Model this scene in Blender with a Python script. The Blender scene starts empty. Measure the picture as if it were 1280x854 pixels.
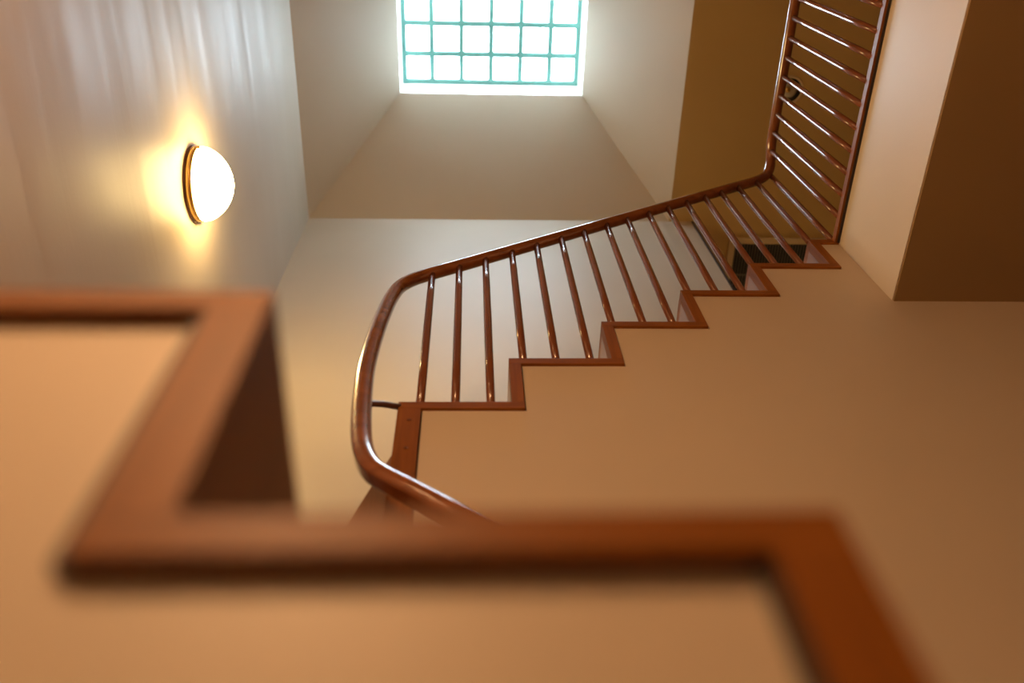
import bpy, bmesh, math, random
from mathutils import Vector, Matrix, Euler
random.seed(7)
PI = math.pi
S = 1.1                      # metres per survey unit
EYE = 1.372                  # camera height above the lower floor (m)
FLOOR = -1.247               # survey height of the lower floor
scn = bpy.context.scene
COL = scn.collection

def U(x, y, z):              # survey units -> metres, floor at z = 0
    return Vector((x * S, y * S, z * S + EYE))

# ------------------------------------------------------------------ camera
cam = bpy.data.cameras.new('camera')
cam.sensor_fit = 'HORIZONTAL'; cam.sensor_width = 36.0
cam.lens = 1104.6 / 1280 * 36.0
cam.clip_start = 0.02
cam.dof.use_dof = True
cam.dof.focus_distance = 2.9
cam.dof.aperture_fstop = 2.0
cam.dof.aperture_blades = 9
camo = bpy.data.objects.new('camera', cam)
COL.objects.link(camo)
el, ya, ro = math.radians(61.3396), math.radians(5.68779), math.radians(-4.882)
fwd = Vector((math.sin(ya) * math.cos(el), math.cos(ya) * math.cos(el), math.sin(el)))
rt = Vector((math.cos(ya), -math.sin(ya), 0)); up = rt.cross(fwd)
r2 = rt * math.cos(ro) + up * math.sin(ro); u2 = -rt * math.sin(ro) + up * math.cos(ro)
R = Matrix((r2, u2, -fwd)).transposed()
camo.matrix_world = Matrix.Translation(U(0, 0, 0)) @ R.to_4x4()
scn.camera = camo

# ------------------------------------------------------------------ sky, lamps, exposure
world = bpy.data.worlds.new('sky'); scn.world = world
world.use_nodes = True
wn = world.node_tree.nodes; wn.clear()
wb = wn.new('ShaderNodeBackground'); wo = wn.new('ShaderNodeOutputWorld')
wb.inputs[0].default_value = (0.81, 0.87, 1.0, 1)
wb.inputs[1].default_value = 37.0
world.node_tree.links.new(wb.outputs[0], wo.inputs[0])

def area_portal(loc, sx, sy):
    l = bpy.data.lights.new('skylight_portal', 'AREA')
    l.shape = 'RECTANGLE'; l.size = sx; l.size_y = sy
    l.cycles.is_portal = True
    o = bpy.data.objects.new('skylight_portal', l); COL.objects.link(o)
    o.location = loc
area_portal(U(0.127, 0.967, 5.75), 1.12 * S, 0.56 * S)

vs = scn.view_settings
scn.display_settings.display_device = 'sRGB'
vs.view_transform = 'Standard'; vs.look = 'None'; vs.gamma = 1.0; vs.use_curve_mapping = False
vs.exposure = 0.0

# ------------------------------------------------------------------ materials
def mat(name):
    m = bpy.data.materials.new(name); m.use_nodes = True
    nt = m.node_tree
    return m, nt, nt.nodes['Principled BSDF'], nt.links

def wood(name, base, dark, scale, rough=0.46, coat=0.0, spec=0.18):
    m, nt, p, L = mat(name)
    tc = nt.nodes.new('ShaderNodeTexCoord'); mp = nt.nodes.new('ShaderNodeMapping')
    mp.inputs['Scale'].default_value = scale
    n1 = nt.nodes.new('ShaderNodeTexNoise'); n1.inputs['Scale'].default_value = 1.0
    n1.inputs['Detail'].default_value = 6; n1.inputs['Distortion'].default_value = 0.6
    cr = nt.nodes.new('ShaderNodeValToRGB')
    cr.color_ramp.elements[0].position = 0.32; cr.color_ramp.elements[0].color = (*dark, 1)
    cr.color_ramp.elements[1].position = 0.68; cr.color_ramp.elements[1].color = (*base, 1)
    L.new(tc.outputs['Object'], mp.inputs[0]); L.new(mp.outputs[0], n1.inputs['Vector'])
    L.new(n1.outputs['Fac'], cr.inputs[0]); L.new(cr.outputs[0], p.inputs['Base Color'])
    p.inputs['Roughness'].default_value = rough; p.inputs['Specular IOR Level'].default_value = spec
    p.inputs['Coat Weight'].default_value = coat; p.inputs['Coat Roughness'].default_value = 0.12
    bp = nt.nodes.new('ShaderNodeBump'); bp.inputs['Strength'].default_value = 0.08; bp.inputs['Distance'].default_value = 0.002
    L.new(n1.outputs['Fac'], bp.inputs['Height']); L.new(bp.outputs[0], p.inputs['Normal'])
    return m
CH, CD = (0.275, 0.092, 0.012), (0.185, 0.057, 0.007)
wood_x = wood('cherry_wood_along_x', CH, CD, (3, 45, 45))
wood_y = wood('cherry_wood_along_y', CH, CD, (45, 3, 45))
wood_z = wood('cherry_wood_upright', CH, CD, (45, 45, 3))
riser_m = wood('polished_riser_wood', CH, CD, (45, 45, 3), 0.3, 0.2, 0.5)
rail_m = wood('handrail_wood', (0.25, 0.080, 0.024), (0.16, 0.048, 0.014), (9, 9, 22), 0.17, 0.6, 0.5)
spindle_m = wood('spindle_wood', (0.23, 0.075, 0.032), (0.16, 0.048, 0.021), (60, 60, 4), 0.22, 0.4, 0.5)

def plaster(name, base, rough, streak=False, bump=0.12):
    m, nt, p, L = mat(name)
    tc = nt.nodes.new('ShaderNodeTexCoord')
    n1 = nt.nodes.new('ShaderNodeTexNoise'); n1.inputs['Scale'].default_value = 140; n1.inputs['Detail'].default_value = 3
    n2 = nt.nodes.new('ShaderNodeTexNoise'); n2.inputs['Scale'].default_value = 1.7; n2.inputs['Detail'].default_value = 3
    L.new(tc.outputs['Object'], n1.inputs['Vector']); L.new(tc.outputs['Object'], n2.inputs['Vector'])
    cr = nt.nodes.new('ShaderNodeValToRGB')
    cr.color_ramp.elements[0].color = (*[c * 0.94 for c in base], 1); cr.color_ramp.elements[1].color = (*base, 1)
    cr.color_ramp.elements[0].position = 0.3; cr.color_ramp.elements[1].position = 0.7
    L.new(n2.outputs['Fac'], cr.inputs[0]); L.new(cr.outputs[0], p.inputs['Base Color'])
    p.inputs['Roughness'].default_value = rough
    b1 = nt.nodes.new('ShaderNodeBump'); b1.inputs['Strength'].default_value = bump; b1.inputs['Distance'].default_value = 0.002
    L.new(n1.outputs['Fac'], b1.inputs['Height'])
    last = b1
    if streak:      # satin paint rolled on in upright passes over an uneven wall
        mp = nt.nodes.new('ShaderNodeMapping'); mp.inputs['Scale'].default_value = (6.0, 0.7, 6.0)
        n3 = nt.nodes.new('ShaderNodeTexNoise'); n3.inputs['Scale'].default_value = 1.0; n3.inputs['Detail'].default_value = 4
        n3.inputs['Distortion'].default_value = 0.7
        L.new(tc.outputs['Object'], mp.inputs[0]); L.new(mp.outputs[0], n3.inputs['Vector'])
        b2 = nt.nodes.new('ShaderNodeBump'); b2.inputs['Strength'].default_value = 0.14; b2.inputs['Distance'].default_value = 0.02
        L.new(n3.outputs['Fac'], b2.inputs['Height']); L.new(b1.outputs[0], b2.inputs['Normal'])
        last = b2
        mr = nt.nodes.new('ShaderNodeMapRange'); mr.inputs[1].default_value = 0.3; mr.inputs[2].default_value = 0.7
        mr.inputs[3].default_value = rough - 0.05; mr.inputs[4].default_value = rough + 0.09; p.inputs['Specular IOR Level'].default_value = 0.36
        L.new(n3.outputs['Fac'], mr.inputs[0]); L.new(mr.outputs[0], p.inputs['Roughness'])
    L.new(last.outputs[0], p.inputs['Normal'])
    return m
CREAM = (0.60, 0.505, 0.40)
wall_m = plaster('cream_wall_paint', CREAM, 0.5)
wall_satin = plaster('satin_cream_wall_paint', CREAM, 0.52, True)
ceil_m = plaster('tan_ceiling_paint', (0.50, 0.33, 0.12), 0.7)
soffit_m = plaster('shade_darkened_soffit', (0.33, 0.215, 0.095), 0.75)  # brown paint, darkened further to put the underside's shade into its colour
white_m = plaster('white_gloss_paint', (0.82, 0.82, 0.78), 0.35, bump=0.03)

def plain(name, c, rough=0.5, metal=0.0):
    m, nt, p, L = mat(name)
    p.inputs['Base Color'].default_value = (*c, 1); p.inputs['Roughness'].default_value = rough
    p.inputs['Metallic'].default_value = metal
    n = nt.nodes.new('ShaderNodeTexNoise'); n.inputs['Scale'].default_value = 60
    b = nt.nodes.new('ShaderNodeBump'); b.inputs['Strength'].default_value = 0.05; b.inputs['Distance'].default_value = 0.001
    L.new(n.outputs['Fac'], b.inputs['Height']); L.new(b.outputs[0], p.inputs['Normal'])
    return m
gap_m = plain('dark_gap_strip', (0.02, 0.011, 0.008), 0.6)  # near-black strips; between bands and plaster they stand in for shade
black_m = plain('black_duct', (0.012, 0.011, 0.010), 0.7)
slat_m = plain('grille_slat_paint', (0.16, 0.14, 0.11), 0.45)
frame_m = plain('grille_frame_paint', (0.55, 0.42, 0.25), 0.45)
bar_m = plain('green_grey_glazing_bar', (0.13, 0.34, 0.31), 0.5)
brass_m = plain('aged_brass', (0.62, 0.40, 0.14), 0.28, 0.9)
iron_m = plain('dark_bronze', (0.17, 0.075, 0.055), 0.28, 0.35)
plug_m = plain('dark_wood_plug', (0.13, 0.04, 0.010), 0.9)
floor_m = wood('floor_boards', (0.30, 0.13, 0.05), (0.2, 0.08, 0.03), (3, 30, 30), 0.35, 0.2, 0.4)
bulb_glass_m = plain('unlit_bulb_glass', (0.42, 0.36, 0.26), 0.2)

def pane_material():
    m, nt, p, L = mat('skylight_glass')
    out = nt.nodes['Material Output']
    tr = nt.nodes.new('ShaderNodeBsdfTransparent'); tr.inputs[0].default_value = (0.93, 0.98, 0.97, 1)
    gl = nt.nodes.new('ShaderNodeBsdfGlossy'); gl.inputs['Roughness'].default_value = 0.05
    mx = nt.nodes.new('ShaderNodeMixShader'); mx.inputs[0].default_value = 0.06
    L.new(tr.outputs[0], mx.inputs[1]); L.new(gl.outputs[0], mx.inputs[2]); L.new(mx.outputs[0], out.inputs[0])
    return m
pane_m = pane_material()

def glow(name, c, s):
    m, nt, p, L = mat(name)
    p.inputs['Base Color'].default_value = (0.8, 0.76, 0.66, 1); p.inputs['Roughness'].default_value = 0.2
    p.inputs['Emission Color'].default_value = (*c, 1); p.inputs['Emission Strength'].default_value = s
    return m
lit_glass = glow('lit_opal_glass', (1.0, 0.69, 0.27), 70.0)
hall_glass = glow('lit_hall_glass', (1.0, 0.62, 0.24), 22.0)
lit_globe = glow('fill_globe_glass', (1.0, 0.54, 0.24), 310.0)
stair_glass = glow('fill_dome_glass', (1.0, 0.55, 0.25), 22.0)

# ------------------------------------------------------------------ mesh builder
class M:
    def __init__(s): s.v = []; s.f = []; s.sm = []
    def add(s, vs, fs, smooth=False):
        b = len(s.v); s.v += [Vector(v) for v in vs]
        s.f += [tuple(i + b for i in f) for f in fs]; s.sm += [smooth] * len(fs); return s
    def box(s, x0, x1, y0, y1, z0, z1):
        vs = [U(x, y, z) for z in (z0, z1) for y in (y0, y1) for x in (x0, x1)]
        return s.add(vs, [(0, 2, 3, 1), (4, 5, 7, 6), (0, 1, 5, 4), (2, 6, 7, 3), (0, 4, 6, 2), (1, 3, 7, 5)])
    def prism(s, pts, a, b, axis='y'):     # polygon in xz run along y, or in xy run along z
        f = (lambda p, t: U(p[0], t, p[1])) if axis == 'y' else (lambda p, t: U(p[0], p[1], t))
        n = len(pts); vs = [f(p, a) for p in pts] + [f(p, b) for p in pts]
        return s.add(vs, [tuple(range(n - 1, -1, -1)), tuple(range(n, 2 * n))] +
                     [(i, (i + 1) % n, n + (i + 1) % n, n + i) for i in range(n)])
    def slab(s, q, t):                     # quad q (four survey points) thickened by vector t
        a = [U(*p) for p in q]; t = Vector(t) * S; b = [p + t for p in a]
        return s.add(a + b, [(0, 1, 2, 3), (7, 6, 5, 4)] + [(i, i + 4, (i + 1) % 4 + 4, (i + 1) % 4) for i in range(4)])
    def sweep(s, pts, prof, upv=Vector((0, 0, 1))):   # pts [(point m, scale)], prof [(side, up)] in metres
        n = len(prof); vs = []; prev = None
        for i, (p, k) in enumerate(pts):
            a = pts[max(0, i - 1)][0]; b = pts[min(len(pts) - 1, i + 1)][0]
            t = (b - a).normalized()
            if prev is None:
                side = t.cross(upv).normalized()
            else:
                side = (prev - t * prev.dot(t)).normalized()
            prev = side; u = side.cross(t).normalized()
            vs += [p + side * (x * k) + u * (y * k) for x, y in prof]
        fs = [(i * n + j, i * n + (j + 1) % n, (i + 1) * n + (j + 1) % n, (i + 1) * n + j)
              for i in range(len(pts) - 1) for j in range(n)]
        s.add(vs, fs, True)
        m = (len(pts) - 1) * n
        return s.add([vs[j] for j in range(n)] + [vs[m + j] for j in range(n)], [tuple(range(n - 1, -1, -1)), tuple(range(n, 2 * n))])
    def lathe(s, o, axis, prof, seg=48):   # prof [(radius, height)] in metres about o
        a = axis.normalized(); e = a.orthogonal().normalized(); g = a.cross(e); vs = []
        for r_, h in prof:
            vs += [o + a * h + (e * math.cos(2 * PI * k / seg) + g * math.sin(2 * PI * k / seg)) * r_ for k in range(seg)]
        fs = [(i * seg + k, i * seg + (k + 1) % seg, (i + 1) * seg + (k + 1) % seg, (i + 1) * seg + k)
              for i in range(len(prof) - 1) for k in range(seg)]
        return s.add(vs, fs, True)
ORG = {}
def children_origin(par): return ORG.get(par.name, Vector()) if par else Vector()
def obj(name, m, material, parent=None, bevel=0.0, origin=None):
    if origin is None:
        lo = [min(v[i] for v in m.v) for i in range(3)]; hi = [max(v[i] for v in m.v) for i in range(3)]
        origin = Vector(((lo[0] + hi[0]) / 2, (lo[1] + hi[1]) / 2, lo[2]))
    me = bpy.data.meshes.new(name)
    me.from_pydata([v - origin for v in m.v], [], m.f)
    me.polygons.foreach_set('use_smooth', m.sm)
    bm = bmesh.new(); bm.from_mesh(me); bmesh.ops.remove_doubles(bm, verts=bm.verts, dist=1e-6)
    bmesh.ops.recalc_face_normals(bm, faces=bm.faces)
    if bevel:
        ed = [e for e in bm.edges if len(e.link_faces) == 2 and e.calc_face_angle(0) > 0.6]
        bmesh.ops.bevel(bm, geom=ed, offset=bevel, segments=2, profile=0.6, affect='EDGES', clamp_overlap=True)
    bm.to_mesh(me); bm.free()
    me.materials.append(material)
    o = bpy.data.objects.new(name, me); COL.objects.link(o)
    if parent: o.parent = parent
    o.location = origin - children_origin(parent)
    ORG[o.name] = origin
    return o
def thing(name, loc, label, cat):
    o = bpy.data.objects.new(name, None); COL.objects.link(o); o.location = loc
    o.empty_display_size = 0.1
    o['label'] = label; o['category'] = cat; ORG[o.name] = Vector(loc); return o
def struct(name, m, material, parent=None, label=None, cat=None, bevel=0):
    o = obj(name, m, material, parent, bevel)
    o['kind'] = 'structure'
    if label: o['label'] = label; o['category'] = cat
    return o

# ------------------------------------------------------------------ room shell
XL, XR, YF, YN, YH = -0.911, 4.6, 1.80, -2.8, 3.3
ZC = 4.763
SX0, SX1, SY0 = -0.911, 1.144, 0.18
TX0, TX1, TY0, TY1, ZT = -0.4212, 0.6750, 0.6966, 1.2366, 5.4
ZG = 5.67
struct('floor', M().box(XL - .1, XR + .1, YN - .1, YF + .1, FLOOR - .1, FLOOR), floor_m, label='brown boarded floor of the lower hall', cat='floor')
struct('wall_left', M().box(XL - .1, XL, YN - .1, YF + .1, FLOOR, ZC + .1), wall_satin, label='tall satin cream wall that carries the lit dome light', cat='wall')
struct('wall_back', M().box(XL, 1.272, YF, YF + .1, FLOOR, ZC), wall_m, label='pale wall behind the upper balusters, lit by the skylight', cat='wall')
struct('trim_1', M().box(1.272, 1.284, YF - .004, YF + .1, 2.51, ZC - .004), gap_m, label='thin dark upright strip at the end of the pale wall', cat='trim')
struct('wall_hall', M().box(1.2, XR + .1, YH, YH + .1, 2.0, ZC), wall_m, label='hall wall beyond the landing', cat='wall')
struct('wall_hall_end', M().box(1.1, 1.2, YF + .1, YH + .1, 2.0, ZC), wall_m, label='short hall wall behind the pale wall', cat='wall')
struct('wall_right', M().box(XR, XR + .1, YN - .1, YH, FLOOR, ZC), wall_m, label='wall at the far side of the landing', cat='wall')
struct('wall_front', M().box(XL, XR, YN - .1, YN, FLOOR, ZC), wall_m, label='wall behind the viewer', cat='wall')
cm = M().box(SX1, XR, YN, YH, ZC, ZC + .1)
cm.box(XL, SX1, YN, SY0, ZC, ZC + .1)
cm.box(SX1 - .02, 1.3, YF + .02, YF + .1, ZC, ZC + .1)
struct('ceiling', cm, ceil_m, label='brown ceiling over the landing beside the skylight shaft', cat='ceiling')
b4 = [(SX0, SY0, ZC), (SX1, SY0, ZC), (SX1, YF, ZC), (SX0, YF, ZC)]
t4 = [(TX0, TY0, ZT), (TX1, TY0, ZT), (TX1, TY1, ZT), (TX0, TY1, ZT)]
for nm, i, th, lb in (('front', 0, (0, -.08, .03), 'sloping near side of the skylight shaft'),
                      ('right', 1, (.08, 0, .03), 'sloping right side of the skylight shaft'),
                      ('back', 2, (0, .08, .03), 'wide sloping back of the skylight shaft below the glass'),
                      ('left', 3, (-.08, 0, .03), 'sloping left side of the skylight shaft')):
    j = (i + 1) % 4
    struct('wall_skylight_' + nm, M().slab([b4[i], b4[j], t4[j], t4[i]], th), wall_m, label=lb, cat='wall')

# skylight: white curb, glazing bars, panes
win = thing('window_1', U((TX0 + TX1) / 2, (TY0 + TY1) / 2, ZT), 'bright skylight of square panes with thin green grey bars', 'skylight')
win['kind'] = 'structure'
fr = M()
e = .08
fr.box(TX0 - e, TX0, TY0 - e, TY1 + e, ZT, ZG + .05); fr.box(TX1, TX1 + e, TY0 - e, TY1 + e, ZT, ZG + .05)
fr.box(TX0, TX1, TY0 - e, TY0, ZT, ZG + .05); fr.box(TX0, TX1, TY1, TY1 + e, ZT, ZG + .05)
obj('frame', fr, white_m, win)
nx, ny = 6, 3; gx, gy = (TX1 - TX0) / nx, (TY1 - TY0) / ny; bw = .0155
for i in range(nx + 1):
    x = TX0 + i * gx
    obj('glazing_bar', M().box(max(TX0, x - bw - (.012 if i == nx else 0)), min(TX1, x + bw + (.012 if i == 0 else 0)), TY0, TY1, ZG - .012, ZG + .03), bar_m, win)
for j in range(ny + 1):
    y = TY0 + j * gy
    obj('glazing_bar', M().box(TX0 + bw, TX1 - bw, max(TY0, y - bw - (.012 if j == ny else 0)), min(TY1, y + bw + (.012 if j == 0 else 0)), ZG - .010, ZG + .028), bar_m, win)
p0 = None
for i in range(nx):
    for j in range(ny):
        cx, cy = TX0 + (i + .5) * gx, TY0 + (j + .5) * gy
        if p0 is None:
            p0 = obj('pane', M().box(cx - gx / 2 + bw, cx + gx / 2 - bw, cy - gy / 2 + bw, cy + gy / 2 - bw, ZG, ZG + .006), pane_m, win)
        else:
            c = p0.copy(); COL.objects.link(c); c.parent = win
            c.location = U(cx, cy, ZG) - ORG[win.name]

# ------------------------------------------------------------------ upper flight
X0, RUN, Z0, RISE = -0.149, 0.2376, 1.574, 0.1855
TT, RB = 0.025, 0.027        # edge band height, riser band width
X = [X0 + RUN * k for k in range(6)]; Z = [Z0 + RISE * k for k in range(6)]
YB = 1.0                     # face of the upper string
GAP = 0.003
# plaster wall closing the flight from below, following the steps
pts = [(X[0] + .048 + GAP, FLOOR), (X[0] + .048 + GAP, Z[0] - TT)]
for k in range(5):
    xr = X[k + 1] + RB + GAP
    pts += [(xr, Z[k] - TT - .001), (xr, Z[k + 1] - TT - .001)]
pts += [(1.128, Z[5] - TT - .001), (1.128, 2.086), (XR, 2.086), (XR, FLOOR)]
struct('wall_middle', M().prism(pts, YB + .007, YB + .06), wall_m, label='tan plaster wall filling in below the upper flight', cat='wall')

flight = thing('staircase', U(0.45, 1.4, Z0 - RISE), 'upper flight of cherry wood steps climbing right under the skylight', 'staircase')
for k in range(5):
    obj('string_band', M().box(X[k], X[k + 1] + RB, YB, YB + .03, Z[k] - TT, Z[k]), wood_x, flight, .0012)
    obj('tread', M().box(X[k], X[k + 1] + .018, YB + .03, YF, Z[k] - TT, Z[k]), wood_x, flight)
for k in range(6):
    w = .048 if k == 0 else RB
    zb = 0.96 if k == 0 else Z[k - 1]
    rb = obj('riser_band', M().box(X[k], X[k] + w, YB, YB + .03, zb, Z[k] - TT), wood_z, flight, .0012)
    if k == 0:
        for zz in (1.505, 1.408):
            obj('wood_plug', M().lathe(U(X[0] + .026, YB - .0003, zz), Vector((0, 1, 0)), [(0, 0), (.0055, 0), (.0055, .004), (0, .004)], 16), plug_m, rb)
    obj('riser', M().box(X[k], X[k] + .016, YB + .03, YF, Z[k - 1] if k else Z0 - RISE - .02, Z[k] - TT), riser_m, flight)
    obj('gap_shade_strip', M().box(X[k] + w, X[k] + w + GAP, YB + .012, YB + .05, (Z[k] - RISE - TT) if k else 0.96, Z[k] - TT - .001), gap_m, flight)  # dark strip painting in the shadow gap beside the band
# landing edge strip of the flight and landing slab
obj('string_band', M().box(X[5], 1.128, YB, YB + .03, Z[5] - TT, Z[5]), wood_x, flight, .0012)
obj('tread', M().box(X[5], 1.128, YB + .03, YF, Z[5] - TT, Z[5]), wood_x, flight)

LZ = 2.5015
XF = 1.128
struct('floor_upper', M().box(XF, XR, YN, YH, 2.086, LZ - .022), wall_m, label='plastered landing slab with pale edge and dim underside', cat='landing')
struct('ceiling_landing', M().box(XF + .003, XR, YN, YB + .007, 2.081, 2.086), soffit_m, label='brown underside of the landing, darkened to look shaded', cat='ceiling')
struct('floor_upper_boards', M().box(XF + .02, XR, YN, YH, LZ - .022, LZ), floor_m, label='boards of the upper landing', cat='floor')
struct('trim_2', M().box(1.115, XF + .02, YN, 1.0, LZ - .022, LZ), wood_y, label='narrow cherry wood strip along the landing edge', cat='trim')
struct('trim_3', M().box(1.122, XF, YN, 1.0, LZ - .028, LZ - .022), gap_m, label='dark strip standing in for the shadow line under the landing edge', cat='trim')  # shade below the edge strip, drawn as a dark strip

# ------------------------------------------------------------------ lower flight with winders
YA = 0.207
kA = 0.207
AX = [(-0.51 + 1.164 * k) * kA for k in range(12)]      # riser faces, going down to the right
LV = [1.384 - RISE * k for k in range(0, 16)]           # tread tops
ZA = 2.112 * kA                                          # top of the tread left of AX[0]
low = thing('winding_staircase', U(0.3, 0.6, FLOOR), 'lower cherry wood stair close overhead, out of focus, climbing left', 'staircase')
TTA, RBA = 0.0205, 0.030
def Zt(k): return ZA - RISE * k
nA = 0
while Zt(nA) - RISE > FLOOR + .02: nA += 1
AXX = [AX[0] + 0.241 * k for k in range(nA + 1)]
YI = 1.0
for k in range(nA + 1):                                  # straight steps; step k is left of riser k
    xl = AXX[k - 1] if k else -0.605
    xr = AXX[k]
    z = Zt(k)
    obj('string_band', M().box(xl - (RBA if k else 0), xr, YA, YA + .03, z - TTA, z), wood_x, low)
    if k: obj('tread', M().box(xl - .016, xr, YA + .03, YI + .006, z - TTA, z), wood_x, low)
    zb = z - RISE if k < nA else FLOOR
    obj('riser_band', M().box(xr - RBA, xr, YA, YA + .03, zb, z - TTA), wood_z, low)
    obj('riser', M().box(xr - .016, xr, YA + .03, YI + .006, zb, z - TTA), wood_z, low)
    obj('gap_shade_strip', M().box(xr - RBA - .0055, xr - RBA, YA + .004, YA + .05, zb - TTA if k < nA else FLOOR, z - TTA - .001), gap_m, low)  # shadow gap of the lower riser band, drawn as a dark strip
# plaster panel under the lower flight
pp = [(-0.605, FLOOR), (-0.605, Zt(0) - TTA - .001)]
for k in range(nA + 1):
    xr = AXX[k] - RBA - .0055
    pp += [(xr, Zt(k) - TTA - .001), (xr, (Zt(k + 1) - TTA - .001) if k < nA else FLOOR)]
obj('spandrel_panel', M().prism(pp, YA + .009, YA + .06), wall_m, low)
# winders: wedges turning round the foot of the upper flight
PV = Vector((-0.149, 1.0))
def ray_hit(deg):
    d = Vector((math.cos(math.radians(deg)), math.sin(math.radians(deg)))); best = 9
    if d.x < -1e-6: best = min(best, (XL - PV.x) / d.x)
    if d.y > 1e-6: best = min(best, (YF - PV.y) / d.y)
    if d.y < -1e-6: best = min(best, (YA + .03 - PV.y) / d.y)
    return PV + d * best
angs = [270, 240, 210, 180, 150, 119.3, 90]
corners = {(240, 210): [(XL, YA + .03)], (150, 119.3): [(XL, YF)]}
wz = [Zt(0) + i * (1.384 - Zt(0)) / 5 for i in range(6)]
for i in range(6):
    a, b = angs[i], angs[i + 1]
    pa, pb = ray_hit(a), ray_hit(b)
    if i == 0: pa = Vector((AXX[0], YA + .03))
    poly = [tuple(PV), tuple(pa)] + corners.get((a, b), []) + [tuple(pb)]
    if i == 0: poly = [tuple(PV), (AXX[0], 1.0), tuple(pa), tuple(pb)]
    obj('winder_tread', M().prism(poly, wz[i] - TTA, wz[i], 'z'), wood_x, low)
    if i:
        d = (pa - PV).normalized(); n = Vector((d.y, -d.x)) * .016      # thickness up the turn
        q = [tuple(PV), tuple(pa), tuple(pa + n), tuple(PV + n)]
        obj('winder_riser', M().prism(q, wz[i - 1], wz[i] - TTA, 'z'), wood_z, low)
obj('string_band', M().box(XL, -0.605, YA, YA + .03, wz[1] - TTA, wz[1]), wood_x, low)
obj('riser_band', M().box(-0.605 - RBA, -0.605, YA, YA + .03, wz[0], wz[1] - TTA), wood_z, low)
obj('spandrel_panel', M().box(XL, -0.609, YA + .009, YA + .06, FLOOR, wz[1] - TTA - .001), wall_m, low)

# ------------------------------------------------------------------ balustrade
bal = thing('balustrade', U(0.5, 1.0, Z0), 'cherry wood handrail on round spindles, curving round the stair and landing', 'balustrade')
Kc = U(0, 0, 0)
r_ = Vector((r2.x, r2.y, r2.z)); u_ = u2.copy(); f_ = fwd.copy()
feet = [-.1035, -.030, .044, .1215, .197, .2755, .351, .4295, .5035, .582, .657, .731, .807, .876, .952, 1.035]
tops = [2.223, 2.27, 2.331, 2.388, 2.446, 2.502, 2.558, 2.613, 2.670, 2.727, 2.784, 2.841, 2.892, 2.944, 2.996, 3.055]
step_of = lambda x: max(k for k in range(6) if X[k] <= x + .005)
RS = 0.0099 * S
YR = 1.010
def spindle(x, y, z0, z1):
    o = U(x, y, z0); h = (z1 - z0) * S
    prof = [(0, 0), (RS * .92, 0), (RS, h * .25), (RS * 1.02, h * .5), (RS, h * .8), (RS * .97, h), (0, h)]
    obj('spindle', M().lathe(o, Vector((0, 0, 1)), prof, 20), spindle_m, bal)
for x, t in zip(feet, tops):
    spindle(x * YR, YR, Z[step_of(x)], t * YR + .006)
XB = 1.121
for i in range(40):
    y = (1.0 - .0667 * (i + 1.25)) * XB / 1.112 + .0
    if y < YN + .03: break
    spindle(XB, y, LZ, 3.168 * XB / 1.112 + .006)
spindle(XB - .004, 1.004, LZ, 3.168)
# handrail path in survey units: lower wall run, wreath, upper run, landing run
def at(px, py, Y):           # surveyed sight line met with the plane y = Y
    d = r_ * ((px - 640) / 1104.6) - u_ * ((py - 427) / 1104.6) + f_
    return d * (Y / d.y)
path = []
pA = [(549.4, 634.3, .91), (532.5, 625.2, .91), (506, 611.5, .911), (486, 601.3, .913), (467, 589.5, .917), (455.8, 573, .924), (451.3, 553.5, .933),
      (450.8, 524.5, .944), (453.6, 487, .955), (457.5, 460.5, .962), (464.2, 435.3, .970), (472.5, 410, .978), (481.7, 387.5, .988),
      (489.8, 371.5, .996), (500, 358.6, 1.003), (515.6, 350, 1.008), (535, 343.6, 1.012)]
a0 = at(*pA[0]); a1 = at(*pA[2])
sl = Vector((.2376, 0, -.1855)).normalized()
for t in (2.3, 1.9, 1.5, 1.1, .8, .5, .3, .15): path.append((a0 + sl * t, 1.17))
wk = [1.17, 1.17, 1.17, 1.17, 1.17, 1.17, 1.16, 1.15, 1.13, 1.11, 1.09, 1.07, 1.05, 1.03, 1.01, 1.0, 1.0]
for q, k in zip(pA, wk): path.append((at(*q), k))
for x in (-.03, .12, .3, .5, .7, .85, .95):
    z = 2.223 + (x + .1035) * .7325
    path.append((Vector((x * YR + .0, 1.012, z * YR + .010)), 1.0))
path += [(Vector((1.03, 1.012, 3.085)), 1.0), (Vector((1.075, 1.008, 3.118)), 1.0), (Vector((1.103, .997, 3.142)), 1.0), (Vector((1.117, .975, 3.166)), 1.0), (Vector((XB, .945, 3.188)), 1.0),
         (Vector((XB, .905, 3.203)), 1.0), (Vector((XB, .8, 3.205)), 1.0), (Vector((XB, .4, 3.205)), 1.0), (Vector((XB, 0, 3.205)), 1.0), (Vector((XB, -1, 3.205)), 1.0), (Vector((XB, YN + .01, 3.205)), 1.0)]
def smooth(P, per=6):
    out = []
    for i in range(len(P) - 1):
        p = [P[max(0, i - 1)][0], P[i][0], P[i + 1][0], P[min(len(P) - 1, i + 2)][0]]
        # centripetal Catmull-Rom
        t = [0]
        for a, b in zip(p, p[1:]): t.append(t[-1] + max((b - a).length, 1e-4) ** .5)
        for j in range(per):
            s = t[1] + (t[2] - t[1]) * j / per
            A1 = (p[0] * (t[1] - s) + p[1] * (s - t[0])) / (t[1] - t[0]); A2 = (p[1] * (t[2] - s) + p[2] * (s - t[1])) / (t[2] - t[1]); A3 = (p[2] * (t[3] - s) + p[3] * (s - t[2])) / (t[3] - t[2])
            B1 = (A1 * (t[2] - s) + A2 * (s - t[0])) / (t[2] - t[0]); B2 = (A2 * (t[3] - s) + A3 * (s - t[1])) / (t[3] - t[1])
            out.append(((B1 * (t[2] - s) + B2 * (s - t[1])) / (t[2] - t[1]), P[i][1] + (P[i + 1][1] - P[i][1]) * j / per))
    out.append(P[-1]); return out
pth = [(U(*p), k) for p, k in smooth(path)]
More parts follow.
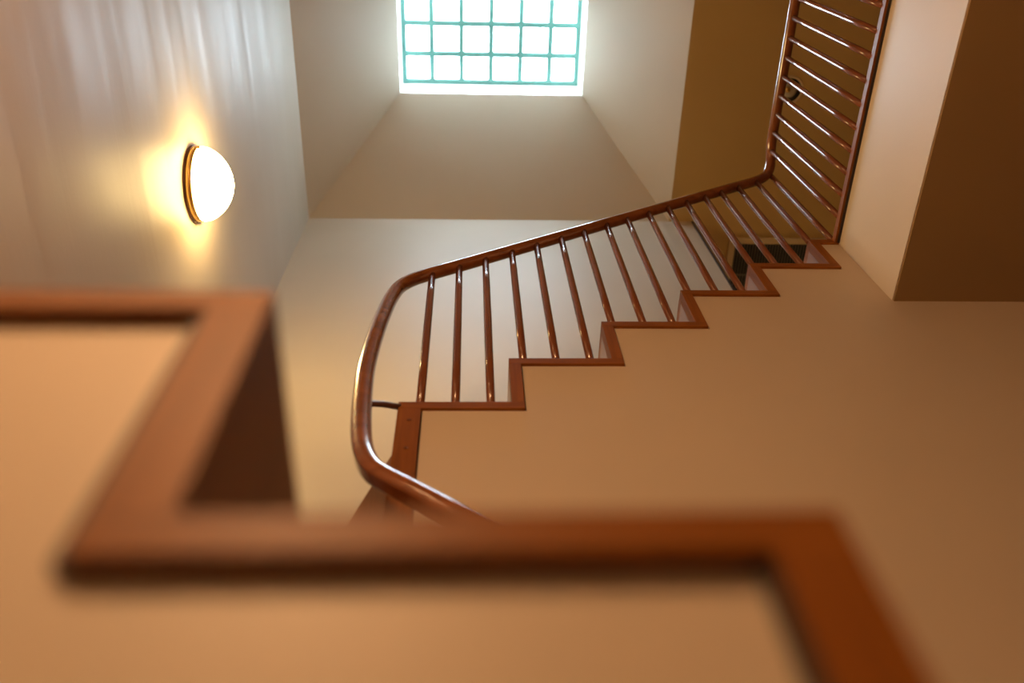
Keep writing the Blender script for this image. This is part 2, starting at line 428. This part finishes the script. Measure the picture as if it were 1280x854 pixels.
RR = 0.0184 * S
prof = []
for k in range(28):
    a = 2 * PI * k / 28
    x, y = RR * math.cos(a), RR * math.sin(a)
    prof.append((x, max(y, -RR * .80)))
def split(i0, i1, nm): obj(nm, M().sweep(pth[i0:i1 + 1], prof), rail_m, bal)
split(0, len(pth) - 1, 'handrail')
# bracket from the corner of the string to the wreath
bp0 = at(500, 509, 1.006); bp1 = at(455, 504, .958)
mid = (bp0 + bp1) / 2 + Vector((0, 0, .004))
obj('bracket', M().sweep([(U(*p), 1) for p in (bp0, (bp0 + mid) / 2, mid, (bp1 + mid) / 2, bp1)], [(.0075 * math.cos(a * PI / 6), .0075 * math.sin(a * PI / 6)) for a in range(12)]), iron_m, bal)

# ------------------------------------------------------------------ dome wall light
def sconce(cx, cy, cz, ax, label, glass):
    o0 = U(cx, cy, cz)
    t = thing('wall_light', o0, label, 'wall light')
    a = Vector((ax[0], ax[1], 0)); r = .128 * S
    obj('backplate', M().lathe(o0, a, [(0, 0), (r * .99, 0), (r * 1.0, .003), (r * .99, .006), (r * .93, .008), (0, .008)], 64), iron_m, t)
    obj('rim', M().lathe(o0, a, [(r * .9, .006), (r * .975, .006), (r * .98, .012), (r * .975, .024), (r * .955, .028), (r * .9, .028)], 64), brass_m, t)
    dm = [(r * .95, .026), (r * .955, .032)]
    for i in range(1, 17):
        s = PI / 2 * i / 16; dm.append((r * .955 * math.cos(s) ** 1.12, .032 + .095 * S * math.sin(s) ** 1.12))
    obj('glass_shade', M().lathe(o0, a, dm, 64), glass, t)
    e = Vector((-a.y, a.x, 0))
    for s in (-1, 1):
        c = o0 + e * (s * r * .962) + a * .03
        cl = M().lathe(c - e * .004 * s, e * s, [(0, 0), (.008, 0), (.008, .006), (.005, .009), (0, .009)], 16)
        obj('clip', cl, brass_m, t)
    return t
sconce(XL, .965, 2.862, (1, 0), 'lit opal glass dome light with thin brass rim on left wall', lit_glass)

sconce(XL, -.75, 1.85, (1, 0), 'added fill dome light on the left wall behind the viewer', stair_glass)  # unseen dome light added as warm fill on the tan wall

sconce(2.0, YH, 3.95, (0, -1), 'lit opal glass dome light on the hall wall past the landing', hall_glass)

# unseen globe lamp added behind the viewer for warm fill, hung by a rod
lt = thing('fill_pendant', U(-.28, -.5, 1.15), 'globe pendant added behind the viewer for warm fill', 'lamp')
gm = M().lathe(U(-.28, -.5, 1.15), Vector((0, 0, 1)), [(.02, -.06), (.045, -.048), (.062, -.02), (.065, 0), (.062, .02), (.045, .048), (.02, .06)], 32)
obj('rod', M().box(-.284, -.276, -.504, -.496, 1.21, ZC), brass_m, lt)

# ------------------------------------------------------------------ ceiling vent
VX0, VX1, VY0, VY1 = 1.512, 2.26, 1.895, 2.48
v = thing('ceiling_vent', U((VX0 + VX1) / 2, (VY0 + VY1) / 2, ZC), 'dark slatted return air vent with tan frame in the hall ceiling', 'vent')
fw = .036
fm = M()
fm.box(VX0, VX1, VY0, VY0 + fw, ZC - .014, ZC); fm.box(VX0, VX1, VY1 - fw, VY1, ZC - .014, ZC)
fm.box(VX0, VX0 + fw, VY0 + fw, VY1 - fw, ZC - .014, ZC); fm.box(VX1 - fw, VX1, VY0 + fw, VY1 - fw, ZC - .014, ZC)
obj('frame', fm, frame_m, v)
obj('duct', M().box(VX0 + fw, VX1 - fw, VY0 + fw, VY1 - fw, ZC - .002, ZC - .0005), black_m, v)
ns = 40; s0 = None
for i in range(ns):
    x = VX0 + fw + (i + .5) * (VX1 - VX0 - 2 * fw) / ns
    if s0 is None:
        s0 = obj('slat', M().slab([(x - .004, VY0 + fw, ZC - .010), (x - .001, VY0 + fw, ZC - .010), (x - .001, VY1 - fw, ZC - .010), (x - .004, VY1 - fw, ZC - .010)], (.004, 0, .007)), slat_m, v); sx = x
    else:
        c = s0.copy(); COL.objects.link(c); c.parent = v; c.location = s0.location + Vector(((x - sx) * S, 0, 0))
for y in (2.13, 2.30):
    obj('crossbar', M().box(VX0 + fw, VX1 - fw, y - .005, y + .005, ZC - .012, ZC - .009), slat_m, v)

# ------------------------------------------------------------------ recessed ceiling light
dl = U(1.715, 1.045, ZC)
d = thing('recessed_light', dl, 'unlit recessed ceiling light with black baffle seen between landing spindles', 'ceiling light')
dn = Vector((0, 0, -1)); q = .078 * S
obj('ring', M().lathe(dl, dn, [(q * .82, 0), (q, 0), (q, .004), (q * .96, .008), (q * .82, .006), (q * .82, 0)], 40), frame_m, d)
obj('baffle', M().lathe(dl, dn, [(0, .001), (q * .82, .001), (q * .82, .003), (0, .003)], 40), black_m, d)
obj('lamp', M().lathe(dl, dn, [(q * .5, .003), (q * .48, .012), (q * .3, .022), (0, .026)], 32), bulb_glass_m, d)
obj('lamp_cap', M().lathe(dl + Vector((-.02, -.008, -.02)), dn, [(.018, 0), (.016, .012), (0, .016)], 20), brass_m, d)
obj('globe', gm, lit_globe, lt)
